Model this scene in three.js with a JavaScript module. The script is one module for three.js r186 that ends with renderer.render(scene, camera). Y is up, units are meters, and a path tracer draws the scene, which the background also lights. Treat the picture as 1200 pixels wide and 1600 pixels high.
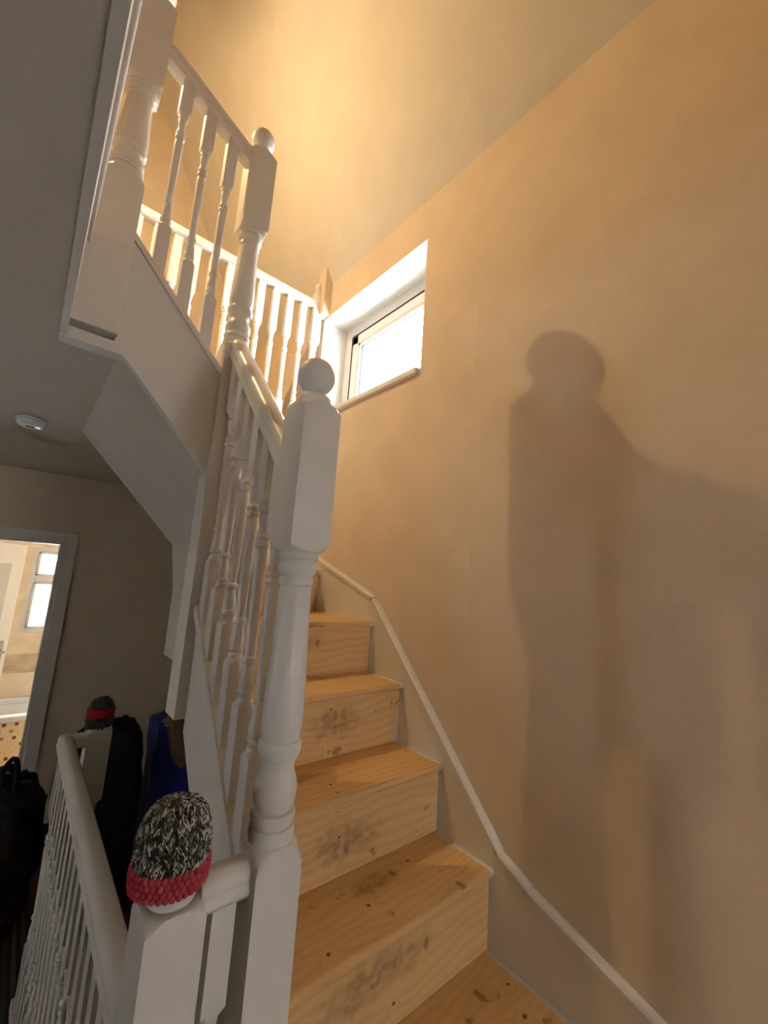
import * as THREE from 'three';
import { RoundedBoxGeometry } from 'three/addons/geometries/RoundedBoxGeometry.js';
import { mergeGeometries, mergeVertices, toCreasedNormals } from 'three/addons/utils/BufferGeometryUtils.js';
import { ImprovedNoise } from 'three/addons/math/ImprovedNoise.js';

// ---------------------------------------------------------------- camera, sky, exposure
// All heights below are written relative to the eye (y = 0 is the lens); H lifts them so that the landing floor is y = 0.
const H = 1.72;
const scene = new THREE.Scene();
const camera = new THREE.PerspectiveCamera(2 * Math.atan(800 / 655.67) * 180 / Math.PI, 0.75, 0.02, 60);
{
  const yaw = 39.974 * Math.PI / 180, pit = 9.475 * Math.PI / 180, rol = 3.879 * Math.PI / 180;
  const fw = new THREE.Vector3(Math.sin(yaw) * Math.cos(pit), Math.sin(pit), -Math.cos(yaw) * Math.cos(pit));
  const r = new THREE.Vector3(Math.cos(yaw), 0, Math.sin(yaw)), u = new THREE.Vector3().crossVectors(r, fw);
  const r2 = r.clone().multiplyScalar(Math.cos(rol)).addScaledVector(u, Math.sin(rol));
  const u2 = r.clone().multiplyScalar(-Math.sin(rol)).addScaledVector(u, Math.cos(rol));
  camera.matrixAutoUpdate = true;
  camera.quaternion.setFromRotationMatrix(new THREE.Matrix4().makeBasis(r2, u2, fw.clone().negate()));
  camera.position.set(0, H, 0);
}
scene.background = new THREE.Color(0.93, 0.97, 1.0);
scene.backgroundIntensity = 24.0;
const renderer = new THREE.WebGLRenderer();
renderer.toneMapping = THREE.LinearToneMapping;
renderer.toneMappingExposure = 1.62;
renderer.shadowMap.enabled = true;
const LAMP = { at: [-0.156, 2.21, -1.91], color: new THREE.Color(1.0, 0.70, 0.35), candela: 3.25 };

// ---------------------------------------------------------------- helpers
let seed = 7;
const rnd = () => { seed = (seed * 1664525 + 1013904223) >>> 0; return seed / 4294967296; };
const noise = new ImprovedNoise();
const fbm = (x, y, z = 0, o = 4) => { let s = 0, a = 0.5; for (let i = 0; i < o; i++) { s += a * noise.noise(x, y, z + i * 7.3); x *= 2.03; y *= 2.03; a *= 0.5; } return s; };
const taken = {};
const numbered = (n) => { const k = taken[n] = (taken[n] ?? -1) + 1; return k ? n + '_' + String(k).padStart(3, '0') : n; };
const shade = (o) => { o.castShadow = true; o.receiveShadow = true; return o; };
function thing(name, label, category, [x, y, z] = [0, -H, 0], group) {
  const o = new THREE.Group(); o.name = numbered(name); scene.add(o);
  o.position.set(x, y + H, z); o.userData = { label, category };
  if (group) o.userData.group = group;
  return o;
}
// geometry is given in eye-relative coordinates; part() moves it into its thing's own frame
function part(parent, name, geo, mat, label) {
  let t = parent; while (t.parent && t.parent !== scene) t = t.parent;
  const g = geo.clone().translate(-t.position.x, -(t.position.y - H), -t.position.z);
  const m = shade(new THREE.Mesh(g, mat)); m.name = name; if (label) m.userData.label = label;
  parent.add(m); return m;
}
function at(parent, name, geo, mat, [x, y, z], turn = 0) {   // shared geometry, own place
  const m = shade(new THREE.Mesh(geo, mat)); m.name = name;
  m.position.set(x - parent.position.x, y - (parent.position.y - H), z - parent.position.z); m.rotation.y = turn;
  parent.add(m); return m;
}
function struct(name, geo, mat, label, category) {
  const m = shade(new THREE.Mesh(geo.clone().translate(0, H, 0), mat)); m.name = name; scene.add(m);
  m.userData = { kind: 'structure', label, category }; return m;
}
function sub(parent, name, geo, mat, label) {   // part of a structure mesh (which sits at the origin)
  const m = shade(new THREE.Mesh(geo.clone().translate(0, H, 0), mat)); m.name = name; if (label) m.userData.label = label; parent.add(m); return m;
}
function boxUV(g, ox = 0, oy = 0, oz = 0) {   // uv in metres, grain (u) along x, or along z on faces that look along x
  if (g.index) g = g.toNonIndexed();
  const p = g.attributes.position, n = g.attributes.normal, uv = new Float32Array(p.count * 2);
  for (let i = 0; i < p.count; i++) {
    const ax = Math.abs(n.getX(i)), ay = Math.abs(n.getY(i)), az = Math.abs(n.getZ(i));
    const x = p.getX(i) - ox, y = p.getY(i) - oy, z = p.getZ(i) - oz;
    const [a, b] = ax > ay && ax > az ? [z, y] : ay > az ? [x, z] : [x, y];
    uv[2 * i] = a; uv[2 * i + 1] = b;
  }
  g.setAttribute('uv', new THREE.BufferAttribute(uv, 2)); return g;
}
const box = (x0, x1, y0, y1, z0, z1) => boxUV(new THREE.BoxGeometry(x1 - x0, y1 - y0, z1 - z0).translate((x0 + x1) / 2, (y0 + y1) / 2, (z0 + z1) / 2));
const rbox = (x0, x1, y0, y1, z0, z1, r = 0.004, s = 2) => boxUV(new RoundedBoxGeometry(x1 - x0, y1 - y0, z1 - z0, s, r).translate((x0 + x1) / 2, (y0 + y1) / 2, (z0 + z1) / 2));
const flat = (g) => (g.index ? g.toNonIndexed() : g), merge = (a) => mergeGeometries(a.map(flat));
const poly = (pts) => { const s = new THREE.Shape(); pts.forEach(([a, b], i) => (i ? s.lineTo(a, b) : s.moveTo(a, b))); s.closePath(); return s; };
const bev = (b) => (b ? { bevelEnabled: true, bevelThickness: b, bevelSize: b, bevelOffset: -b, bevelSegments: 2 } : { bevelEnabled: false });
// prism along x: outline in (z, y);  along z: outline in (x, y);  along y: outline in (x, z)
function prismX(pts, x0, x1, b = 0) { const g = new THREE.ExtrudeGeometry(poly(pts.map(([z, y]) => [-z, y])), { depth: x1 - x0 - 2 * b, ...bev(b), curveSegments: 6 }); return boxUV(g.translate(0, 0, b).rotateY(Math.PI / 2).translate(x0, 0, 0)); }
function prismZ(pts, z0, z1, b = 0) { const g = new THREE.ExtrudeGeometry(poly(pts), { depth: z1 - z0 - 2 * b, ...bev(b) }); return boxUV(g.translate(0, 0, z0 + b)); }
function prismY(pts, y0, y1, b = 0) { const g = new THREE.ExtrudeGeometry(poly(pts.map(([x, z]) => [x, -z])), { depth: y1 - y0 - 2 * b, ...bev(b) }); return boxUV(g.translate(0, 0, b).rotateX(-Math.PI / 2).translate(0, y0, 0)); }
// a bar of the given cross-section (list of [side, up]) from a to b
function bar(a, b, outline) {
  const A = new THREE.Vector3(...a), B = new THREE.Vector3(...b), d = B.clone().sub(A), len = d.length(); d.normalize();
  const side = new THREE.Vector3().crossVectors(d, new THREE.Vector3(0, 1, 0)).normalize(), up = new THREE.Vector3().crossVectors(side, d);
  const g = new THREE.ExtrudeGeometry(poly(outline), { depth: len, bevelEnabled: false });
  g.applyMatrix4(new THREE.Matrix4().makeBasis(side, up, d.clone().negate()).setPosition(B));
  return toCreasedNormals(mergeVertices(g), 0.6);
}
// Turned timber: at each height the section is a square of half-width h cut by a circle of radius R (R large = square)
function turned(rows, h, seg = 40) {
  const pos = [], idx = [];
  rows.forEach(([y, R]) => { for (let k = 0; k < seg; k++) { const t = k / seg * Math.PI * 2, c = Math.cos(t), s = Math.sin(t), q = Math.min(h / Math.max(Math.abs(c), Math.abs(s)), R); pos.push(q * c, y, q * s); } });
  for (let j = 0; j < rows.length - 1; j++) for (let k = 0; k < seg; k++) { const a = j * seg + k, b = j * seg + (k + 1) % seg; idx.push(a, a + seg, b, b, a + seg, b + seg); }
  const n = rows.length, lo = pos.length / 3; pos.push(0, rows[0][0], 0, 0, rows[n - 1][0], 0);
  for (let k = 0; k < seg; k++) { idx.push(lo, k, (k + 1) % seg); idx.push(lo + 1, (n - 1) * seg + (k + 1) % seg, (n - 1) * seg + k); }
  const g = new THREE.BufferGeometry(); g.setAttribute('position', new THREE.Float32BufferAttribute(pos, 3)); g.setIndex(idx);
  const c = toCreasedNormals(g, 0.55); return boxUV(c);
}
const SQ = 9;

// ---------------------------------------------------------------- textures and materials
function tex(w, h, f, srgb = true) {
  const d = new Uint8Array(w * h * 4);
  for (let j = 0; j < h; j++) for (let i = 0; i < w; i++) { const c = f(i / w, j / h), o = (j * w + i) * 4; for (let k = 0; k < 3; k++) d[o + k] = Math.max(0, Math.min(255, (c.length ? c[k] : c) * 255)); d[o + 3] = 255; }
  const t = new THREE.DataTexture(d, w, h); t.wrapS = t.wrapT = THREE.RepeatWrapping; t.magFilter = THREE.LinearFilter; t.minFilter = THREE.LinearMipmapLinearFilter; t.generateMipmaps = true;
  if (srgb) t.colorSpace = THREE.SRGBColorSpace; t.needsUpdate = true; return t;
}
const mix = (a, b, t) => a.map((v, i) => v + (b[i] - v) * t), sstep = (a, b, x) => { const t = Math.max(0, Math.min(1, (x - a) / (b - a))); return t * t * (3 - 2 * t); };
const rollerBump = tex(512, 512, (u, v) => 0.5 + 0.5 * fbm(u * 60, v * 60, 3, 3), false);
const paintMap = (rgb, amt) => tex(512, 512, (u, v) => { const n = 1 + amt * (fbm(u * 5, v * 5, 1, 4) + 0.5 * fbm(u * 90, v * 90, 5, 2)); return rgb.map((c) => c * n); });
const PBR = (o) => new THREE.MeshStandardMaterial(o), PHY = (o) => new THREE.MeshPhysicalMaterial(o);
const M = {
  wall: PBR({ map: paintMap([0.86, 0.785, 0.685], 0.05), roughness: 0.9, bumpMap: rollerBump, bumpScale: 0.0008 }),
  ceiling: PBR({ map: paintMap([0.82, 0.79, 0.74], 0.04), roughness: 0.95, bumpMap: rollerBump, bumpScale: 0.0008 }),
  plain: PBR({ color: 0xcfc8bd, roughness: 0.9 }),
  gloss: PHY({ color: 0xe2dfd8, roughness: 0.42, clearcoat: 0.3, clearcoatRoughness: 0.18 }),
  satin: PBR({ color: 0xdedad2, roughness: 0.5 }),
  reveal: PBR({ color: 0xe6e6e4, roughness: 0.8 }),
  upvc: PHY({ color: 0xe4e4e2, roughness: 0.25, clearcoat: 0.3 }),
  gasket: PBR({ color: 0x191b1e, roughness: 0.7 }),
  glass: PHY({ color: 0xffffff, roughness: 0.0, transmission: 1, thickness: 0, ior: 1.5 }),
  dark: PBR({ color: 0x16161a, roughness: 0.85 }),
  metal: PBR({ color: 0x9a9a98, roughness: 0.3, metalness: 1 }),
};
// bare pine boards: u = metres along the board from the outer string, v = metres across it, one band of 0.33 m for each of three boards
function pine(riser) {
  const knots = []; for (let i = 0; i < 10; i++) knots.push([0.06 + 0.7 * rnd(), rnd(), 0.003 + 0.0045 * rnd()]);
  const smudge = riser ? [[0.40, 0.09, 0.16, 0.06], [0.50, 0.45, 0.13, 0.06], [0.36, 0.80, 0.2, 0.05]] : [[0.5, 0.1, 0.1, 0.03], [0.3, 0.47, 0.12, 0.03], [0.45, 0.8, 0.1, 0.04]];
  return tex(1024, 1024, (u, v) => {
    let w = v * 34 + 2.4 * fbm(u * 2.2, v * 5, 2, 3), kd = 0;
    for (const [a, b, r] of knots) { const dx = (u - a) * 0.7, dy = v - b, d = Math.hypot(dx, dy); w += 1.6 * Math.exp(-d * d / (r * r * 10)) * Math.sign(dy || 1); kd = Math.max(kd, sstep(r, r * 0.45, d + 0.003 * noise.noise(u * 90, v * 90, 1))); }
    const ring = Math.pow(0.5 + 0.5 * Math.sin(w * 6.283), 2.2), fibre = noise.noise(u * 14, v * 420, 3);
    let c = mix([0.87, 0.71, 0.49], [0.77, 0.575, 0.355], 0.32 * ring + 0.10 * fibre + 0.25 * fbm(u * 6, v * 8, 9, 3));
    c = mix(c, [0.34, 0.20, 0.11], 0.85 * kd);
    let s = 0; for (const [a, b, rx, ry] of smudge) { const q = Math.hypot((u - a) / rx, (v - b) / ry); s = Math.max(s, sstep(1.15, 0.2, q + 0.75 * fbm(u * 22, v * 22, 4, 4))); }
    c = mix(c, [0.36, 0.27, 0.19], 0.5 * s * (0.55 + 0.9 * fbm(u * 50, v * 50, 6, 3)));
    c = mix(c, [0.42, 0.30, 0.19], 0.5 * sstep(0.28, 0.42, fbm(u * 16, v * 16, 12, 4)));
    const e = 0.004 * noise.noise(v * 60, 3.3, 1) + 0.007 * noise.noise(v * 17, 1.3, 5);
    if (u > (riser ? 0.797 : 0.784) + e) c = [0.86, 0.85, 0.82];
    if (!riser && u < 0.10 && v > 0.66 && v < 0.72 && u + 0.03 * fbm(u * 60, v * 60, 2, 3) < 0.085) c = [0.86, 0.85, 0.82];
    return c;
  });
}
const pineBump = tex(512, 512, (u, v) => 0.5 + 0.35 * noise.noise(u * 6, v * 160, 1) + 0.2 * fbm(u * 20, v * 20, 2, 3), false);
M.tread = PBR({ map: pine(false), roughness: 0.62, bumpMap: pineBump, bumpScale: 0.0012 });
M.riser = PBR({ map: pine(true), roughness: 0.7, bumpMap: pineBump, bumpScale: 0.0012 });
M.carpet = PBR({ map: tex(1024, 256, (u, v) => {
  const k = Math.floor(u * 64), q = Math.abs(Math.sin(k * 91.7) * 43758.5) % 1, n = 0.85 + 0.5 * noise.noise(u * 300, v * 120, 1);
  return (q < 0.35 ? [0.27, 0.20, 0.14] : q < 0.55 ? [0.16, 0.13, 0.10] : q < 0.7 ? [0.33, 0.15, 0.12] : q < 0.85 ? [0.20, 0.22, 0.13] : [0.38, 0.31, 0.22]).map((c) => c * n);
}), roughness: 1 });
M.tile = PBR({ map: tex(512, 512, (u, v) => { const n = 1 + 0.12 * fbm(u * 7, v * 7, 2, 4); return [0.88 * n, 0.81 * n, 0.69 * n]; }), roughness: 0.35 });
M.tileBand = PBR({ map: tex(256, 256, (u, v) => { const n = 1 + 0.3 * fbm(u * 9, v * 9, 4, 4); return [0.72 * n, 0.64 * n, 0.52 * n]; }), roughness: 0.35 });
M.mosaic = PBR({ map: tex(512, 512, (u, v) => {
  const N = 40, i = Math.floor(u * N), j = Math.floor(v * N), a = u * N - i, b = v * N - j; if (a < 0.1 || b < 0.1) return [0.84, 0.78, 0.66];
  const q = Math.abs(Math.sin(i * 12.9 + j * 78.2) * 43758.5) % 1; return j % 2 === 0 && (i + (j % 4 ? 1 : 0)) % 3 === 0 && q < 0.85 ? (q < 0.45 ? [0.45, 0.25, 0.15] : [0.72, 0.46, 0.26]) : [0.90, 0.83 - 0.06 * q, 0.68 - 0.08 * q];
}), roughness: 0.3 });

// ---------------------------------------------------------------- the room
const WX = 1.27, CEIL = 0.60, LOFT = 0.885, FLOOR = -H, ZB = -3.72;   // right wall, landing ceiling, loft floor, landing floor, far landing wall
const WIN = { z0: -2.265, z1: -1.318, y0: 0.985, y1: 1.693 };
const SLOPE = 1.9, EAVE = 1.92, FLATY = 4.0, FLATX = WX - (FLATY - EAVE) / SLOPE;
const BACKZ = 2.4, LEFTX = -2.3;
struct('wall_right', merge([
  box(WX, 1.60, -3.5, WIN.y0, -5.3, BACKZ + 0.2), box(WX, 1.60, WIN.y1, 4.3, -5.3, BACKZ + 0.2),
  box(WX, 1.60, WIN.y0, WIN.y1, -5.3, WIN.z0), box(WX, 1.60, WIN.y0, WIN.y1, WIN.z1, BACKZ + 0.2),
]), M.wall, 'tall beige painted wall running up beside the stairs', 'wall');
struct('trim_nib', box(1.215, WX + 0.02, WIN.y1 + 0.002, 2.04, -2.29, -2.20), M.wall, 'short beige boxed nib between the ceiling slope and window head', 'wall nib');
// window over the stairs: lined opening, sill, frame, casement, pane
{
  const w = struct('window_1', merge([
    box(1.455, 1.525, WIN.y0, WIN.y0 + 0.080, WIN.z0, WIN.z1), box(1.455, 1.525, WIN.y1 - 0.080, WIN.y1, WIN.z0, WIN.z1),
    box(1.455, 1.525, WIN.y0 + 0.080, WIN.y1 - 0.080, WIN.z0, WIN.z0 + 0.080), box(1.455, 1.525, WIN.y0 + 0.080, WIN.y1 - 0.080, WIN.z1 - 0.080, WIN.z1)]), M.upvc,
  'white plastic window in a deep recess over the stairs', 'window');
  const frame = (a, b, c, d, t, x0, x1, q = Math.min(0.005, t * 0.12)) => merge([rbox(x0, x1, a, a + t, c, d, q), rbox(x0, x1, b - t, b, c, d, q), rbox(x0, x1, a, b, c, c + t, q), rbox(x0, x1, a, b, d - t, d, q)]);
  sub(w, 'gasket', frame(WIN.y0 + 0.078, WIN.y1 - 0.078, WIN.z0 + 0.078, WIN.z1 - 0.078, 0.012, 1.4515, 1.480), M.gasket, 'black rubber seal line');
  sub(w, 'casement', frame(WIN.y0 + 0.087, WIN.y1 - 0.087, WIN.z0 + 0.087, WIN.z1 - 0.087, 0.062, 1.4535, 1.52), M.upvc);
  sub(w, 'glazing_bead', frame(WIN.y0 + 0.146, WIN.y1 - 0.146, WIN.z0 + 0.146, WIN.z1 - 0.146, 0.022, 1.458, 1.49), M.upvc);
  sub(w, 'glazing_seal', frame(WIN.y0 + 0.164, WIN.y1 - 0.164, WIN.z0 + 0.164, WIN.z1 - 0.164, 0.006, 1.470, 1.486), M.gasket);
  sub(w, 'pane', box(1.480, 1.484, WIN.y0 + 0.147, WIN.y1 - 0.147, WIN.z0 + 0.147, WIN.z1 - 0.147), M.glass);
  sub(w, 'reveal', box(WX + 0.0005, 1.456, WIN.y1 - 0.004, WIN.y1 + 0.001, WIN.z0, WIN.z1), M.reveal, 'white plastered window head');
  sub(w, 'reveal', box(WX + 0.0005, 1.456, WIN.y0, WIN.y1, WIN.z0 - 0.001, WIN.z0 + 0.004), M.reveal);
  sub(w, 'reveal', box(WX + 0.0005, 1.456, WIN.y0, WIN.y1, WIN.z1 - 0.004, WIN.z1 + 0.001), M.reveal);
  sub(w, 'window_sill', rbox(1.246, 1.456, WIN.y0 - 0.012, WIN.y0 + 0.018, WIN.z0, WIN.z1 - 0.01, 0.006), M.upvc, 'white window board');
}
// landing ceiling and loft floor are one slab around the stair opening
const slab = merge([
  box(LEFTX - 0.2, -0.022, CEIL, LOFT, -5.3, BACKZ + 0.2), box(-0.022, 0.125, CEIL, LOFT, -2.36, -1.40), box(-0.022, WX + 0.02, CEIL, LOFT, -5.3, -2.30), box(-0.022, WX + 0.02, CEIL, LOFT, 0.95, BACKZ + 0.2)]);
struct('ceiling', slab, M.ceiling, 'flat white landing ceiling around the stair opening', 'ceiling');
struct('ceiling_sloping', prismZ([[WX + 0.1, EAVE - 0.19], [WX + 0.1, EAVE + 0.2], [FLATX, FLATY + 0.25], [LEFTX - 0.2, FLATY + 0.25], [LEFTX - 0.2, FLATY], [FLATX, FLATY]], -3.7, BACKZ + 0.2), M.ceiling, 'pale sloping loft ceiling above the stairs', 'ceiling');
struct('wall_loft', merge([box(LEFTX - 0.2, WX + 0.1, LOFT, 4.3, -3.7, -3.56), box(LEFTX - 0.2, LEFTX, LOFT, 4.3, -3.7, BACKZ + 0.2), box(LEFTX - 0.2, WX + 0.1, LOFT, 4.3, BACKZ, BACKZ + 0.2)]), M.wall, 'beige loft walls beyond the upper landing balustrade', 'wall');
// landing walls
const DOOR = { x0: -0.56, x1: 0.205, top: 0.122 };
struct('wall_back', merge([box(LEFTX, DOOR.x0, FLOOR, CEIL, ZB - 0.12, ZB), box(DOOR.x1, WX, FLOOR, CEIL, ZB - 0.12, ZB), box(DOOR.x0, DOOR.x1, DOOR.top, CEIL, ZB - 0.12, ZB)]), M.wall, 'beige wall at the end of the landing holding the bathroom doorway', 'wall');
const LW = { z0: -1.98, z1: -1.58, y0: -0.65, y1: -0.22 };
struct('wall_left', merge([box(LEFTX - 0.2, LEFTX, FLOOR - 0.3, LW.y0, -5.3, BACKZ + 0.2), box(LEFTX - 0.2, LEFTX, LW.y1, CEIL, -5.3, BACKZ + 0.2), box(LEFTX - 0.2, LEFTX, LW.y0, LW.y1, -5.3, LW.z0), box(LEFTX - 0.2, LEFTX, LW.y0, LW.y1, LW.z1, BACKZ + 0.2)]), M.wall, 'beige landing wall opposite the stairs', 'wall');
{
  const w = struct('window_4', merge([box(LEFTX - 0.14, LEFTX - 0.08, LW.y0, LW.y0 + 0.05, LW.z0, LW.z1), box(LEFTX - 0.14, LEFTX - 0.08, LW.y1 - 0.05, LW.y1, LW.z0, LW.z1), box(LEFTX - 0.14, LEFTX - 0.08, LW.y0, LW.y1, LW.z0, LW.z0 + 0.05), box(LEFTX - 0.14, LEFTX - 0.08, LW.y0, LW.y1, LW.z1 - 0.05, LW.z1)]), M.upvc, 'white window in the landing wall opposite the stairs', 'window');
  sub(w, 'pane', box(LEFTX - 0.112, LEFTX - 0.108, LW.y0 + 0.05, LW.y1 - 0.05, LW.z0 + 0.05, LW.z1 - 0.05), M.glass);
}
const FW = { x0: 0.66, x1: 1.20, y0: -0.80, y1: -0.18 };
struct('wall_front', merge([box(LEFTX, FW.x0, -3.5, CEIL, BACKZ, BACKZ + 0.2), box(FW.x1, WX, -3.5, CEIL, BACKZ, BACKZ + 0.2), box(FW.x0, FW.x1, -3.5, FW.y0, BACKZ, BACKZ + 0.2), box(FW.x0, FW.x1, FW.y1, CEIL, BACKZ, BACKZ + 0.2)]), M.wall, 'beige landing wall with a window facing the stairs', 'wall');
function plainWindow(name, x0, x1, y0, y1, z, dz, label, transom) {
  const t = 0.035, w = struct(name, merge([box(x0, x1, y0, y0 + t, z, z + dz), box(x0, x1, y1 - t, y1, z, z + dz), box(x0, x0 + t, y0 + t, y1 - t, z, z + dz), box(x1 - t, x1, y0 + t, y1 - t, z, z + dz)]), M.upvc, label, 'window');
  const rows = transom ? [[y0 + t, transom - 0.025], [transom + 0.025, y1 - t]] : [[y0 + t, y1 - t]];
  if (transom) sub(w, 'transom', rbox(x0 + t, x1 - t, transom - 0.025, transom + 0.025, z, z + dz, 0.005), M.upvc);
  for (const [a, b] of rows) {
    const s = 0.026; sub(w, 'casement', merge([rbox(x0 + t, x1 - t, a, a + s, z + 0.01, z + dz + 0.012, 0.005), rbox(x0 + t, x1 - t, b - s, b, z + 0.01, z + dz + 0.012, 0.005), rbox(x0 + t, x0 + t + s, a, b, z + 0.01, z + dz + 0.012, 0.005), rbox(x1 - t - s, x1 - t, a, b, z + 0.01, z + dz + 0.012, 0.005)]), M.upvc);
    sub(w, 'pane', box(x0 + t, x1 - t, a, b, z + dz / 2 - 0.002, z + dz / 2 + 0.002), M.glass);
  }
  return w;
}
plainWindow('window_3', FW.x0, FW.x1, FW.y0, FW.y1, BACKZ + 0.08, 0.06, 'white landing window facing the stairs');
// floor with the well of the lower stairs
struct('floor', merge([box(LEFTX, 0.31, FLOOR - 0.25, FLOOR, ZB - 0.12, BACKZ), box(0.31, WX, FLOOR - 0.25, FLOOR, ZB - 0.12, -2.33), box(0.31, WX, FLOOR - 0.25, FLOOR, -0.82, BACKZ)]), M.carpet, 'dark striped landing carpet of brown red and green', 'carpet');
struct('wall_lower', merge([box(0.20, 0.31, -3.5, FLOOR - 0.25, -2.5, BACKZ), box(0.2, WX, -3.5, FLOOR - 0.25, -2.5, -2.40), box(0.2, WX, -3.6, -3.5, -2.5, BACKZ)]), M.wall, 'beige walls of the stairwell going down', 'wall');
// stair opening: fascia along the loft floor edge
struct('trim_1', merge([box(-0.022, -0.006, CEIL - 0.006, LOFT - 0.02, -1.40, 0.95), rbox(-0.03, 0.004, LOFT - 0.022, LOFT + 0.004, -1.40, 0.95, 0.006)]), M.satin, 'white fascia board edging the loft floor opening', 'fascia');
struct('trim_2', merge([box(-0.022, 0.125, CEIL - 0.012, CEIL + 0.02, -1.402, -1.352), box(-0.022, 0.125, CEIL + 0.02, LOFT, -1.402, -1.388)]), M.satin, 'white fascia block beneath the top newel post', 'fascia');
struct('trim_5', rbox(0.13, WX, LOFT - 0.022, LOFT + 0.004, -2.31, -2.225, 0.006), M.satin, 'white nosing along the loft landing edge under its balustrade', 'nosing');
// door casing round the bathroom door
struct('trim_3', merge([rbox(DOOR.x1, DOOR.x1 + 0.075, FLOOR, DOOR.top + 0.075, ZB, ZB + 0.018, 0.005), rbox(DOOR.x0 - 0.075, DOOR.x0, FLOOR, DOOR.top + 0.075, ZB, ZB + 0.018, 0.005), rbox(DOOR.x0, DOOR.x1, DOOR.top, DOOR.top + 0.075, ZB, ZB + 0.018, 0.005),
  box(DOOR.x1 - 0.022, DOOR.x1, FLOOR, DOOR.top, ZB - 0.13, ZB + 0.002), box(DOOR.x0, DOOR.x0 + 0.022, FLOOR, DOOR.top, ZB - 0.13, ZB + 0.002), box(DOOR.x0, DOOR.x1, DOOR.top - 0.014, DOOR.top, ZB - 0.13, ZB + 0.002)]), M.satin, 'white architrave round the bathroom doorway', 'door frame');

// ---------------------------------------------------------------- bathroom beyond the door
const BZ = -5.10, BW = { x0: 0.07, x1: 1.10, y0: -0.67, y1: 0.105 };
struct('wall_bathroom', merge([box(LEFTX, BW.x0, FLOOR, CEIL, BZ - 0.2, BZ), box(BW.x1, WX, FLOOR, CEIL, BZ - 0.2, BZ), box(BW.x0, BW.x1, FLOOR, BW.y0, BZ - 0.2, BZ), box(BW.x0, BW.x1, BW.y1, CEIL, BZ - 0.2, BZ)]), M.tile, 'cream tiled bathroom wall round the bathroom window', 'wall');
struct('floor_bathroom', box(LEFTX, WX, FLOOR - 0.25, FLOOR - 0.002, BZ - 0.2, ZB - 0.12), M.tile, 'cream bathroom floor', 'floor');
plainWindow('window_2', BW.x0, BW.x1, BW.y0, BW.y1, BZ - 0.07, 0.06, 'white bathroom window with a small top light', -0.185);
{
  const w = struct('trim_4', box(-0.9, WX, -1.02, -0.86, BZ, BZ + 0.008), M.tileBand, 'darker band of tiles along the bathroom wall above the bath', 'tile border');
  const b = thing('bathtub', 'white bathtub with a brown speckled mosaic side panel', 'bathtub', [0.2, FLOOR, -4.8]);
  const outer = [[-0.75, -5.09], [1.2, -5.09], [1.2, -4.48], [-0.75, -4.48]];
  const rim = poly(outer.map(([x, z]) => [x, -z])); const hole = new THREE.Path(); hole.absellipse(0.22, 4.785, 0.85, 0.24, 0, Math.PI * 2); rim.holes.push(hole);
  const rg = new THREE.ExtrudeGeometry(rim, { depth: 0.03, bevelEnabled: true, bevelSize: 0.01, bevelThickness: 0.01, bevelSegments: 2, bevelOffset: -0.01, curveSegments: 24 });
  part(b, 'rim', rg.rotateX(-Math.PI / 2).translate(0, -1.26, 0), M.upvc);
  part(b, 'basin', new THREE.SphereGeometry(1, 32, 12, 0, Math.PI * 2, Math.PI / 2, Math.PI / 2).scale(0.86, 0.42, 0.245).translate(0.22, -1.235, -4.785), M.upvc);
  part(b, 'side_panel', box(-0.75, 1.2, FLOOR, -1.262, -4.51, -4.495), M.mosaic, 'mosaic of cream and brown squares');
  // open door leaf
  const d = struct('door_1', rbox(0, 0.74, FLOOR + 0.01, DOOR.top - 0.02, -0.018, 0.018, 0.004), M.satin, 'white panelled bathroom door standing open', 'door');
  d.position.set(DOOR.x0 + 0.025, 0, ZB - 0.13); d.rotation.y = 0.76;
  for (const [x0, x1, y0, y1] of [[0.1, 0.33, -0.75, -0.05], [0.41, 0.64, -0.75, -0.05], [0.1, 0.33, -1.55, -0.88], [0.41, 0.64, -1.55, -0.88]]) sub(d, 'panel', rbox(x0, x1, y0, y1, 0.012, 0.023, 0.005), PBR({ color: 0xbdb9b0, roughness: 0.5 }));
  sub(d, 'handle', merge([rbox(0.66, 0.70, -0.78, -0.62, 0.018, 0.026, 0.003), rbox(0.57, 0.69, -0.71, -0.69, 0.05, 0.065, 0.006), rbox(0.67, 0.69, -0.71, -0.69, 0.02, 0.06, 0.004)]), M.metal, 'metal lever handle');
}

// ---------------------------------------------------------------- loft stairs
const XS = 0.44, XT = 0.462, XW = 1.24;               // outer string line, face of the wall string
const stair = thing('staircase', 'bare pine stairs climbing between the beige wall and white newel posts', 'staircase', [0.84, FLOOR, -1.2]);
const flight = [['E', -0.841, -0.840], ['D', -0.618, -1.060], ['C', -0.396, -1.285], ['B', -0.174, -1.500]];
const nose = (z, y) => { const a = []; for (let i = 0; i <= 8; i++) { const t = -Math.PI / 2 + Math.PI * i / 8; a.push([z - 0.0125 + 0.0125 * Math.cos(t), y - 0.0125 + 0.0125 * Math.sin(t)]); } return a; };
flight.forEach(([, y, z], k) => {
  const backZ = k < 3 ? flight[k + 1][2] - 0.02 : -1.62;
  if (k < 3) {
    const g = prismX([...nose(z, y), [backZ - 0.01, y], [backZ - 0.01, y - 0.025]], XT, XW);
    part(stair, 'tread', boxUV(toCreasedNormals(g, 0.7), XS, 0, z - 0.3 - 0.33 * (2 - k)), M.tread);
  }
  part(stair, 'riser', boxUV(box(XT, XW, y - 0.222, y - 0.025, z - 0.032, z - 0.02), XS, y - 0.225 - 0.33 * ((k + 2) % 3), 0), M.riser);
});
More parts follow.
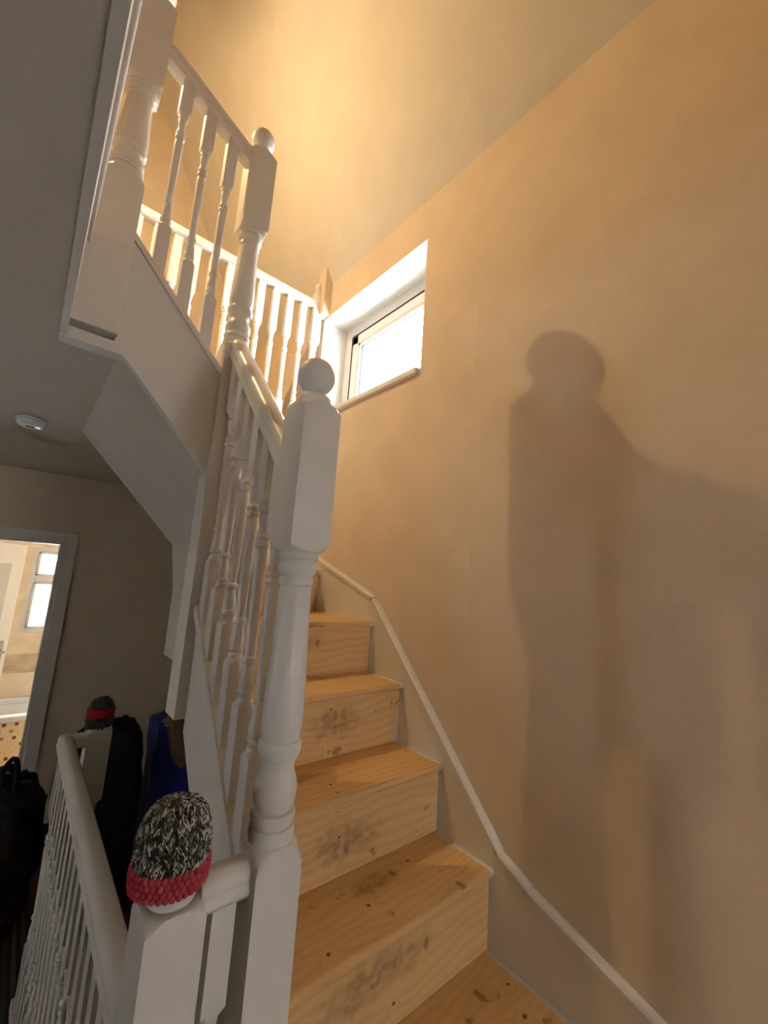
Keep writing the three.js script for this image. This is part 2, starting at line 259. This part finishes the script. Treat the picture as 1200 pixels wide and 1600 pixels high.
// winders: outlines in (x, z), nosing first
const wind = [
  [-0.174, [[XT, -1.50], [XW, -1.50], [XW, -2.02], [0.46, -1.48]], 0],
  [0.040, [[0.46, -1.45], [XW, -1.985], [XW, -2.28], [0.94, -2.28]], 1],
  [0.255, [[0.47, -1.45], [0.98, -2.28], [0.58, -2.28]], 2],
  [0.470, [[0.46, -1.43], [0.62, -2.28], [0.30, -2.28], [0.30, -1.40]], 0],
  [-1.063, [[0.488, -0.872], [XW, -0.872], [XW, 0.05], [0.488, -0.74]], 1],
  [-1.283, [[0.47, -0.75], [XW, 0.02], [XW, 0.78]], 2],
  [-1.503, [[0.45, -0.75], [XW, 0.76], [0.45, 0.78]], 0],
];
for (const [y, pts, k] of wind) { const g = prismY(pts, y - 0.025, y, 0.004); part(stair, 'tread', boxUV(g, XS, 0, -0.4 - 0.33 * k), M.tread); }
const board = (x0, z0, x1, z1, y0, y1, v) => { const L = Math.hypot(x1 - x0, z1 - z0), g = boxUV(new THREE.BoxGeometry(L, y1 - y0, 0.012).translate(L / 2, (y0 + y1) / 2, 0), 0.8 - L > 0 ? -(0.8 - L) : L - 0.8, v, 0); return g.rotateY(-Math.atan2(z1 - z0, x1 - x0)).translate(x0, 0, z0); };
part(stair, 'riser', board(0.47, -1.478, XW, -2.006, -0.174, 0.016, 0), M.riser);
part(stair, 'riser', board(0.465, -1.47, 0.97, -2.28, 0.04, 0.231, 0.2), M.riser);
part(stair, 'riser', board(0.61, -2.28, 0.45, -1.43, 0.255, 0.445, 0.4), M.riser);
part(stair, 'riser', board(0.488, -0.72, XW, 0.03, -1.283, -1.088, 0), M.riser);
part(stair, 'riser', board(0.46, -0.74, XW, 0.76, -1.503, -1.308, 0.3), M.riser);
part(stair, 'riser', board(0.45, 0.78, 0.45, -0.74, -1.718, -1.528, 0.6), M.riser);
// upper flight (towards -x)
part(stair, 'riser', box(0.272, 0.284, 0.470, 0.655, -2.28, -1.40), M.riser);
part(stair, 'tread', box(0.10, 0.29, 0.655, 0.680, -2.28, -1.40), M.tread); part(stair, 'riser', box(0.112, 0.124, 0.680, 0.875, -2.28, -1.40), M.riser);
part(stair, 'tread', box(0.05, 0.135, 0.866, 0.892, -2.28, -1.43), M.tread);
// wall string with its moulded top edge
const top = [[0.62, -1.34], [0.30, -1.17], [-0.05, -1.05], [-0.40, -0.945], [-0.735, -0.843], [-0.833, -0.795], [-1.52, -0.078], [-2.015, 0.099], [-2.285, 0.195]];
const ws = part(stair, 'wall_string', prismX([...top, [-2.285, -0.15], [-1.6, -0.45], [-0.9, -1.15], [-0.9, FLOOR], [0.62, FLOOR]], XW, WX + 0.002), M.satin, 'white painted wall string');
for (let i = 1; i < top.length; i++) {
  const [za, ya] = top[i - 1], [zb, yb] = top[i];
  part(ws, 'string_moulding', bar([XW + 0.012, ya + 0.001, za + 0.004], [XW + 0.012, yb + 0.001, zb - 0.004], [[-0.018, -0.014], [0.018, -0.014], [0.018, 0.004], [0.010, 0.010], [-0.012, 0.010], [-0.018, 0.004]]), M.satin);
}
part(stair, 'far_string', prismZ([[WX, 0.17], [0.93, 0.30], [0.45, 0.52], [0.125, 0.90], [0.125, 0.66], [0.45, 0.28], [0.6, 0.1], [WX, -0.05]], -2.30, -2.278), M.satin);
// outer string of the main flight, its cap, the soffit
const oy = (z) => -0.113 - 1.06 * (z + 1.335);
part(stair, 'outer_string', prismX([[-1.335, oy(-1.335)], [-0.84, oy(-0.84)], [-0.84, -0.96], [-1.335, -0.46]], 0.424, 0.456, 0.002), M.satin, 'white painted outer string');
part(stair, 'string_cap', bar([XS, oy(-0.83) - 0.006, -0.83], [XS, oy(-1.345) - 0.006, -1.345], [[-0.031, -0.008], [0.031, -0.008], [0.031, 0.006], [0.027, 0.011], [-0.027, 0.011], [-0.031, 0.006]]), M.gloss);
part(stair, 'end_panel', box(0.45, XW, FLOOR, -1.092, -0.868, -0.855), M.satin);
// soffit under the winders and upper flight, plastered, one folded sheet
part(stair, 'upper_soffit', prismZ([[0.110, 0.605], [0.130, 0.590], [0.572, 0.120], [0.606, -0.10], [0.610, -0.43], [WX, -0.43], [WX, -0.40], [0.64, -0.40], [0.636, -0.09], [0.604, 0.135], [0.15, 0.62]], -2.296, -1.372), M.ceiling, 'painted plaster soffit');
part(stair, 'upper_end_panel', prismZ([[0.115, 0.60], [0.572, 0.12], [0.606, -0.10], [0.61, -0.43], [WX, -0.43], [WX, LOFT - 0.004], [0.115, LOFT - 0.004]], -2.37, -2.296), M.ceiling);
// upper flight: closed outer string with its raked cap
const uy = (x) => 0.634 + 1.075 * (0.404 - x);
part(stair, 'upper_outer_string', prismZ([[0.09, uy(0.09)], [0.41, uy(0.41)], [0.41, 0.288], [0.130, 0.583], [0.098, 0.600]], -1.385, -1.353, 0.002), M.satin, 'white painted string of the upper flight');
part(stair, 'string_cap', bar([0.41, uy(0.41) - 0.004, -1.372], [0.09, uy(0.09) - 0.004, -1.372], [[-0.030, -0.009], [0.030, -0.009], [0.030, 0.005], [0.026, 0.010], [-0.026, 0.010], [-0.030, 0.005]]), M.gloss);

// ---------------------------------------------------------------- newels, balusters, rails
function newelRows(y0, yBase, b0, b1, R = 0.0455, square = true) {   // bottom, top of base block, upper block from b0 to b1
  const s = R / 0.0455, T = (t) => yBase + (b0 - yBase) * t, r = [];
  const sh = (y, dir, q = 1) => [[y - dir * 0.0345 * q, SQ], [y - dir * 0.034 * q, 0.0644 * s], [y - dir * 0.021 * q, 0.0595 * s], [y - dir * 0.009 * q, 0.0535 * s], [y - dir * 0.002 * q, 0.0485 * s], [y, 0.0450 * s]];
  r.push([y0, SQ], ...sh(yBase, 1));
  for (const [t, q] of [[0.003, 0.0425], [0.030, 0.0432], [0.046, 0.0415], [0.050, 0.0375], [0.058, 0.0372], [0.063, 0.0412], [0.080, 0.0428], [0.092, 0.0405], [0.097, 0.0345], [0.104, 0.0345], [0.115, 0.0385], [0.140, 0.0412], [0.165, 0.0415], [0.190, 0.0385], [0.212, 0.0335], [0.228, 0.0315], [0.246, 0.0318], [0.258, 0.0335], [0.262, 0.0365], [0.274, 0.0395], [0.290, 0.0420], [0.310, 0.0420], [0.321, 0.0398], [0.325, 0.0358], [0.332, 0.0356], [0.345, 0.0384], [0.385, 0.0404], [0.430, 0.0405], [0.52, 0.0390], [0.64, 0.0366], [0.76, 0.0345], [0.855, 0.0328], [0.868, 0.0328], [0.874, 0.0350], [0.892, 0.0352], [0.904, 0.0335], [0.912, 0.0365], [0.930, 0.0402], [0.950, 0.0400], [0.958, 0.0372], [0.966, 0.0372], [0.972, 0.0405], [0.995, 0.0408]]) r.push([T(t), q * s]);
  r.push(...sh(b0, -1, 0.45).reverse(), ...sh(b1, 1, 0.55));
  return r;
}
const finial = (r = 0.0425) => { // collar, neck, ball (base at y = 0)
  const p = [[0, 0], [0.036, 0], [0.0375, 0.006], [0.0365, 0.02], [0.031, 0.027], [0.022, 0.031], [0.0205, 0.036]];
  const c = 0.036 + r * 0.88; for (let i = 0; i <= 18; i++) { const a = -1.05 + (Math.PI / 2 + 1.05) * i / 18; p.push([Math.max(0.0001, r * Math.cos(a)), c + r * Math.sin(a)]); }
  return new THREE.LatheGeometry(p.map(([x, y]) => new THREE.Vector2(x, y)), 36);
};
function newel(parent, x, z, y0, yBase, b0, b1, ball = 0.0425, R = 0.0455, label) {
  const n = part(parent, 'newel_post', turned(newelRows(y0, yBase, b0, b1, R), R, 48).translate(x, 0, z), M.gloss, label);
  if (ball) part(n, 'finial', finial(ball).scale(R / 0.0455, 1, R / 0.0455).translate(x, b1 - 0.002, z), M.gloss, 'round ball finial');
  return n;
}
// baluster: base block, turned middle, top block; y = 0 at the top of the base block
function balusterGeo(base, mid, topLen, h = 0.0205) {
  const s = h / 0.0205, sh = 0.012, r = [[-base, SQ], [-sh, SQ], [-sh + 0.001, 0.0289 * s], [-0.005, 0.0235 * s], [0, 0.0190 * s]];
  for (const [t, q] of [[0.004, 0.0178], [0.018, 0.0182], [0.026, 0.0150], [0.034, 0.0150], [0.042, 0.0185], [0.056, 0.0185], [0.066, 0.0160], [0.085, 0.0172], [0.105, 0.0168], [0.135, 0.0138], [0.165, 0.0122], [0.178, 0.0122], [0.184, 0.0158], [0.196, 0.0172], [0.208, 0.0158], [0.214, 0.0118], [0.26, 0.0122], [0.42, 0.0134], [0.60, 0.0150], [0.70, 0.0158], [0.745, 0.0150], [0.765, 0.0132], [0.772, 0.0165], [0.785, 0.0178], [0.797, 0.0165], [0.803, 0.0140], [0.812, 0.0165], [0.824, 0.0172], [0.836, 0.0150], [0.845, 0.0118], [0.875, 0.0116], [0.91, 0.0130], [0.94, 0.0148], [0.955, 0.0132], [0.962, 0.0165], [0.985, 0.0172]]) r.push([mid * t, q * s]);
  r.push([mid, 0.0190 * s], [mid + 0.005, 0.0235 * s], [mid + sh - 0.001, 0.0289 * s], [mid + sh, SQ], [mid + topLen, SQ]);
  return turned(r, h, 24);
}
const RAIL = [[-0.029, -0.016], [-0.022, -0.026], [0.022, -0.026], [0.029, -0.016], [0.029, -0.006], [0.0245, 0.002], [0.0275, 0.010], [0.026, 0.022], [0.018, 0.032], [0.007, 0.036], [-0.007, 0.036], [-0.018, 0.032], [-0.026, 0.022], [-0.0275, 0.010], [-0.0245, 0.002], [-0.029, -0.006]];
const FLAT = RAIL.map(([a, b]) => [a * 0.98, b * 0.9]);

{ // main flight
  const t = thing('stair_balustrade', 'white balustrade of the main flight with the large ball-topped newel at its foot', 'balustrade', [XS, FLOOR, -1.1]);
  newel(t, XS, -0.795, FLOOR, -0.491, 0.052, 0.376, 0.0425, 0.0455, 'white newel post at the foot of the flight');
  newel(t, XS, -1.38, -0.425, 0.760, 1.205, 1.535, 0.0425, 0.0455, 'white newel post at the turn of the stairs');
  part(t, 'handrail', bar([XS, 0.205, -0.825], [XS, 0.740, -1.350], RAIL), M.gloss, 'glossy white sloping handrail');
  const g = balusterGeo(0.24, 0.46, 0.20);
  for (let k = 0; k < 6; k++) { const z = -0.902 - 0.0805 * k; at(t, 'baluster', g, M.gloss, [XS, -0.372 + 0.0815 * k, z]); }
}
{ // upper flight
  const t = thing('stair_balustrade', 'white balustrade of the short upper flight hanging over the landing', 'balustrade', [0.25, 0.6, -1.38]);
  newel(t, 0.051, -1.385, 0.635, 1.150, 1.47, 1.80, 0.0425, 0.050, 'white newel post at the top of the stairs');
  part(t, 'casing', rbox(-0.020, 0.103, 0.632, 0.905, -1.442, -1.331, 0.004), M.satin);
  part(t, 'handrail', bar([0.41, 1.490, -1.38], [0.09, 1.672, -1.38], RAIL), M.gloss);
  for (let k = 0; k < 3; k++) { const x = 0.335 - 0.081 * k; at(t, 'baluster', balusterGeo(0.24, 0.42, 0.205 - 0.036 * k, 0.018), M.gloss, [x, 0.90 + 0.081 * k, -1.38]); }
  part(t, 'landing_rail', bar([0.02, 1.70, -1.385], [-0.62, 1.70, -1.385], FLAT), M.gloss);
  const g2 = balusterGeo(0.14, 0.42, 0.24);
  for (let k = 0; k < 5; k++) at(t, 'baluster', g2, M.gloss, [-0.11 - 0.105 * k, 1.03, -1.385]);
}
{ // loft landing edge
  const z = -2.27, t = thing('landing_balustrade', 'white balustrade along the far edge of the loft landing ending beside the window', 'balustrade', [0.62, LOFT, z]);
  newel(t, 0.035, z, LOFT, 1.13, 1.50, 1.81, 0.036, 0.042, 'corner newel post');
  newel(t, 1.205, z, LOFT, 1.10, 1.485, 1.835, 0.032, 0.030, 'slim half newel beside the window');
  part(t, 'handrail', bar([1.19, 1.757, z], [0.06, 1.757, z], FLAT), M.gloss);
  part(t, 'base_rail', rbox(0.06, 1.19, LOFT + 0.004, LOFT + 0.035, z - 0.032, z + 0.032, 0.006), M.gloss);
  const g = balusterGeo(0.13, 0.40, 0.28);
  for (let k = 0; k < 11; k++) at(t, 'baluster', g, M.gloss, [1.108 - 0.094 * k, 1.045, z]);
}
{ // balustrade round the lower stairwell
  const t = thing('landing_balustrade', 'white landing balustrade round the lower stairwell with hats on its newels', 'balustrade', [0.27, FLOOR, -1.5]);
  newel(t, 0.271, -0.80, FLOOR, -1.25, -0.90, -0.532, 0.030, 0.0455, 'white newel post wearing the striped tweed hat');
  newel(t, 0.376, -2.32, FLOOR, -1.30, -1.02, -0.715, 0.030, 0.0455, 'white newel post wearing the small hat');
  part(t, 'handrail', bar([0.395, -0.541, -0.795], [0.31, -0.541, -0.795], FLAT), M.gloss);
  part(t, 'handrail', bar([0.259, -0.765, -0.84], [0.259, -0.765, -2.335], FLAT), M.gloss, 'long white handrail');
  part(t, 'handrail', bar([0.236, -0.765, -2.31], [0.34, -0.765, -2.31], FLAT), M.gloss);
  part(t, 'base_rail', rbox(0.231, 0.287, FLOOR, FLOOR + 0.04, -2.32, -0.84, 0.006), M.gloss);
  const g = balusterGeo(0.21, 0.45, 0.22);
  for (let k = 0; k < 17; k++) at(t, 'baluster', g, M.gloss, [0.259, -1.46, -0.92 - 0.083 * k]);
  at(t, 'baluster', balusterGeo(0.3, 0.45, 0.2), M.gloss, [0.355, -1.18, -0.795]);
}

// ---------------------------------------------------------------- hats on the newels
function yarn(parent, profile, cx, cz, count, palette, name, len, rad, tilt) {   // short curled strands lying on a turned dome
  const list = [], curve = new THREE.CatmullRomCurve3(profile.map(([r, y]) => new THREE.Vector3(r, y, 0)));
  const base = new THREE.CapsuleGeometry(rad, len, 2, 5);
  for (let i = 0; i < count; i++) {
    let s, p; do { s = rnd(); p = curve.getPointAt(s); } while (rnd() > p.x / 0.057);
    const tg = curve.getTangentAt(s), a = rnd() * Math.PI * 2;
    const n = new THREE.Vector3(-tg.y, tg.x, 0).multiplyScalar(-1); if (n.x < 0 && n.y < 0) n.negate(); if (n.x < -0.2) n.negate();
    const T = tg.clone(), B = new THREE.Vector3(0, 0, 1), w = (rnd() - 0.5) * 2 * tilt;
    const d = T.clone().multiplyScalar(Math.cos(w)).addScaledVector(B, Math.sin(w)).addScaledVector(n, (rnd() - 0.5) * 0.5).normalize();
    const m = new THREE.Matrix4().makeRotationY(a).multiply(new THREE.Matrix4().compose(new THREE.Vector3(p.x, p.y, 0).addScaledVector(n, rad * (0.2 + rnd() * 1.3)), new THREE.Quaternion().setFromUnitVectors(new THREE.Vector3(0, 1, 0), d), new THREE.Vector3(1, 0.7 + 0.7 * rnd(), 1)));
    const g = base.clone().applyMatrix4(m), c = palette[Math.floor(rnd() * palette.length)], col = new Float32Array(g.attributes.position.count * 3);
    for (let k = 0; k < col.length; k += 3) { col[k] = c[0]; col[k + 1] = c[1]; col[k + 2] = c[2]; }
    g.setAttribute('color', new THREE.BufferAttribute(col, 3)); list.push(g.toNonIndexed());
  }
  const o = part(parent, name, mergeGeometries(list).translate(cx, 0, cz), PBR({ vertexColors: true, roughness: 1 })); o.userData.kind = 'stuff'; return o;
}
const lathe = (p, cx, cz, n = 40) => new THREE.LatheGeometry(p.map(([x, y]) => new THREE.Vector2(x, y)), n).translate(cx, 0, cz);
{
  const cx = 0.264, cz = -0.80, t = thing('knitted_hat', 'black and white tweed crocheted hat with a red band on the newel', 'hat', [cx, -0.503, cz]);
  const prof = [[0.0550, -0.470], [0.0560, -0.455], [0.0555, -0.438], [0.0535, -0.424], [0.0495, -0.411], [0.0430, -0.399], [0.0330, -0.390], [0.0190, -0.3845], [0.0040, -0.382]];
  part(t, 'crown', lathe(prof, cx, cz), PBR({ color: 0x2b2b28, roughness: 1 }));
  yarn(t, prof, cx, cz, 2000, [[0.03, 0.03, 0.03], [0.04, 0.045, 0.035], [0.09, 0.09, 0.075], [0.16, 0.17, 0.11], [0.5, 0.47, 0.42], [0.62, 0.6, 0.55], [0.3, 0.29, 0.27]], 'tweed_stitches', 0.0078, 0.0013, 0.75);
  part(t, 'band', lathe([[0.0550, -0.468], [0.0575, -0.472], [0.0585, -0.484], [0.0580, -0.497], [0.0550, -0.503], [0.050, -0.500]], cx, cz), PBR({ color: 0xa83c4a, roughness: 1 }), 'red crocheted band');
  const knobs = [], kg = new THREE.IcosahedronGeometry(0.0048, 1);
  for (let j = 0; j < 4; j++) for (let k = 0; k < 38; k++) { const a = (k + 0.5 * (j % 2)) / 38 * Math.PI * 2, r = 0.0572 + 0.001 * Math.sin(j * 1.2); knobs.push(kg.clone().scale(1.05, 0.95 + 0.3 * rnd(), 1.05).rotateX(rnd() * 0.6).rotateY(-a).translate(r * Math.cos(a), -0.473 - j * 0.0088, r * Math.sin(a))); }
  const kb = part(t, 'band_stitches', mergeGeometries(knobs).translate(cx, 0, cz), PBR({ color: 0xb5414f, roughness: 1 })); kb.userData.kind = 'stuff';
}
{
  const cx = 0.372, cz = -2.32, t = thing('knitted_hat', 'small grey hat with a red stripe on the far newel', 'hat', [cx, -0.72, cz]);
  const prof = [[0.044, -0.722], [0.049, -0.705], [0.0505, -0.680], [0.050, -0.655], [0.046, -0.630], [0.036, -0.610], [0.020, -0.598], [0.003, -0.595]];
  part(t, 'crown', lathe(prof, cx, cz), PBR({ color: 0x3b3b38, roughness: 1 }));
  yarn(t, prof, cx, cz, 420, [[0.05, 0.05, 0.05], [0.09, 0.09, 0.085], [0.14, 0.14, 0.13]], 'stitches', 0.008, 0.002, 0.8);
  part(t, 'stripe', lathe([[0.0515, -0.672], [0.0545, -0.668], [0.0545, -0.640], [0.0505, -0.634]], cx, cz), PBR({ color: 0xa01f30, roughness: 1 }), 'red stripe');
}

// ---------------------------------------------------------------- bags left on the landing
function lump(cx, cy, cz, rx, ry, rz, e, amt, s) {   // soft sack: super-ellipsoid with folds, flat on the floor
  const g = new THREE.SphereGeometry(1, 64, 48), p = g.attributes.position, f = (v, k) => Math.sign(v) * Math.pow(Math.abs(v), k);
  for (let i = 0; i < p.count; i++) {
    const x = p.getX(i), y = p.getY(i), z = p.getZ(i), n = 1 + amt * (fbm(x * 2 + s, y * 2, z * 2, 4) * 1.6 + 0.35 * Math.abs(noise.noise(x * 5 + s, y * 3, z * 5)));
    p.setXYZ(i, cx + rx * f(x, e) * n, Math.max(FLOOR + 0.002, cy + ry * f(y, e) * n), cz + rz * f(z, e) * n);
  }
  g.computeVertexNormals(); return mergeVertices(g);
}
const strap = (pts, r = 0.008) => new THREE.TubeGeometry(new THREE.CatmullRomCurve3(pts.map((q) => new THREE.Vector3(...q))), 40, r, 8);
{
  const t = thing('rucksack', 'black rucksack slumped on the carpet before the bathroom doorway', 'bag', [0.02, FLOOR, -2.80]);
  part(t, 'body', lump(0.03, -1.40, -2.84, 0.25, 0.36, 0.18, 0.75, 0.20, 3), M.dark);
  part(t, 'strap', strap([[0.07, -1.08, -2.72], [0.09, -0.96, -2.70], [0.115, -0.925, -2.70], [0.135, -0.97, -2.70], [0.14, -1.08, -2.72]], 0.011), M.dark);
  const c = thing('holdall', 'tall black padded bag behind the far newel', 'bag', [0.50, FLOOR, -2.75]);
  part(c, 'body', lump(0.49, -1.28, -2.75, 0.185, 0.44, 0.17, 0.66, 0.10, 9), M.dark);
  part(c, 'strap', strap([[0.42, -0.90, -2.70], [0.45, -0.83, -2.70], [0.55, -0.82, -2.70], [0.58, -0.90, -2.70]], 0.01), M.dark);
  const b = thing('shopping_bag', 'tall blue plastic shopping bag standing under the stairs', 'bag', [0.93, FLOOR, -2.76]);
  const blue = PBR({ color: 0x10318f, roughness: 0.55 });
  const bg = (() => { const g = new THREE.BoxGeometry(0.42, 0.86, 0.22, 14, 20, 10).translate(0.93, -1.288, -2.76), p = g.attributes.position; for (let i = 0; i < p.count; i++) { const x = p.getX(i), y = p.getY(i), z = p.getZ(i), q = 0.02 * fbm(x * 6, y * 5, z * 6, 3); p.setXYZ(i, x + q + (x - 0.93) * 0.06 * (y + 1.3), y + (y > -0.88 ? 0.04 * fbm(x * 9, z * 9, 2) : 0), z + 2 * q); } g.computeVertexNormals(); return g; })();
  part(b, 'body', bg, blue);
  part(b, 'handle', strap([[0.86, -0.92, -2.88], [0.88, -0.83, -2.88], [1.0, -0.82, -2.88], [1.04, -0.92, -2.88]], 0.009), blue);
  const cl = thing('folded_cloth', 'brown cloth lying on top of the blue shopping bag', 'cloth', [0.845, -0.86, -2.68]);
  part(cl, 'fabric', (() => { const g = new THREE.SphereGeometry(1, 40, 28), p = g.attributes.position; for (let i = 0; i < p.count; i++) { const x = p.getX(i), y = p.getY(i), z = p.getZ(i), n = 1 + 0.35 * fbm(x * 3, y * 3, z * 3 + 5, 4); p.setXYZ(i, 0.845 + 0.11 * x * n, -0.862 + (y > 0 ? 0.05 : 0.02) * y * n - 0.5 * Math.max(0, z - 0.55), -2.68 + 0.085 * z * n); } g.computeVertexNormals(); return g; })(), PBR({ color: 0x7d6656, roughness: 1 }));
}

// ---------------------------------------------------------------- ceiling fittings
{
  const t = thing('smoke_detector', 'round white smoke detector on the landing ceiling', 'smoke alarm', [-0.068, CEIL, -2.362]);
  part(t, 'base', lathe([[0.0001, 0.6], [0.056, 0.6], [0.058, 0.594], [0.054, 0.588], [0.0001, 0.588]], -0.068, -2.362), M.upvc);
  part(t, 'cover', lathe([[0.050, 0.589], [0.052, 0.580], [0.044, 0.568], [0.028, 0.564], [0.0001, 0.563]], -0.068, -2.362), M.upvc);
  part(t, 'grille', merge([-0.012, 0, 0.012].map((d) => box(-0.083, -0.053, 0.5622, 0.5645, -2.350 + d * 0.5, -2.348 + d * 0.5))), M.gasket, 'dark slots');
  const p = thing('pendant_lamp', 'unlit pale fabric pendant shade hanging from the landing ceiling', 'lamp', [-0.245, CEIL, -2.6]);
  part(p, 'ceiling_rose', lathe([[0.0001, 0.6], [0.04, 0.6], [0.038, 0.585], [0.012, 0.575], [0.0001, 0.575]], -0.245, -2.6), M.upvc);
  part(p, 'flex', new THREE.CylinderGeometry(0.003, 0.003, 0.06, 8).translate(-0.245, 0.565, -2.6), M.upvc);
  part(p, 'shade', lathe([[0.064, 0.560], [0.088, 0.450], [0.086, 0.450], [0.062, 0.560], [0.064, 0.560]], -0.245, -2.6), PBR({ color: 0xcdbfa4, roughness: 0.9 }));
}
{ // the loft lamp that throws the balustrade's shadow on the wall
  const [x, y, z] = LAMP.at, t = thing('pendant_light', 'lit bare bulb hanging from the loft ceiling', 'lamp', [x, y, z]);
  const cy = Math.min(FLATY, EAVE + SLOPE * (WX - x));
  part(t, 'ceiling_rose', lathe([[0.0001, cy + 0.01], [0.04, cy + 0.01], [0.038, cy - 0.03], [0.012, cy - 0.04], [0.0001, cy - 0.04]], x, z), M.upvc);
  part(t, 'flex', new THREE.CylinderGeometry(0.003, 0.003, cy - y - 0.1, 8).translate(x, (cy + y + 0.06) / 2, z), M.upvc);
  part(t, 'lamp_holder', new THREE.CylinderGeometry(0.016, 0.018, 0.05, 16).translate(x, y + 0.055, z), M.upvc);
  const bulb = part(t, 'bulb', new THREE.SphereGeometry(0.03, 24, 16).translate(x, y, z), PBR({ color: 0xfff0d8, emissive: LAMP.color, emissiveIntensity: 4 }), 'glowing warm bulb');
  bulb.castShadow = false;
  const l = new THREE.PointLight(LAMP.color, LAMP.candela, 0, 2); l.castShadow = true; l.shadow.radius = 0.35; l.name = 'loft_light'; t.add(l);
}
renderer.render(scene, camera);
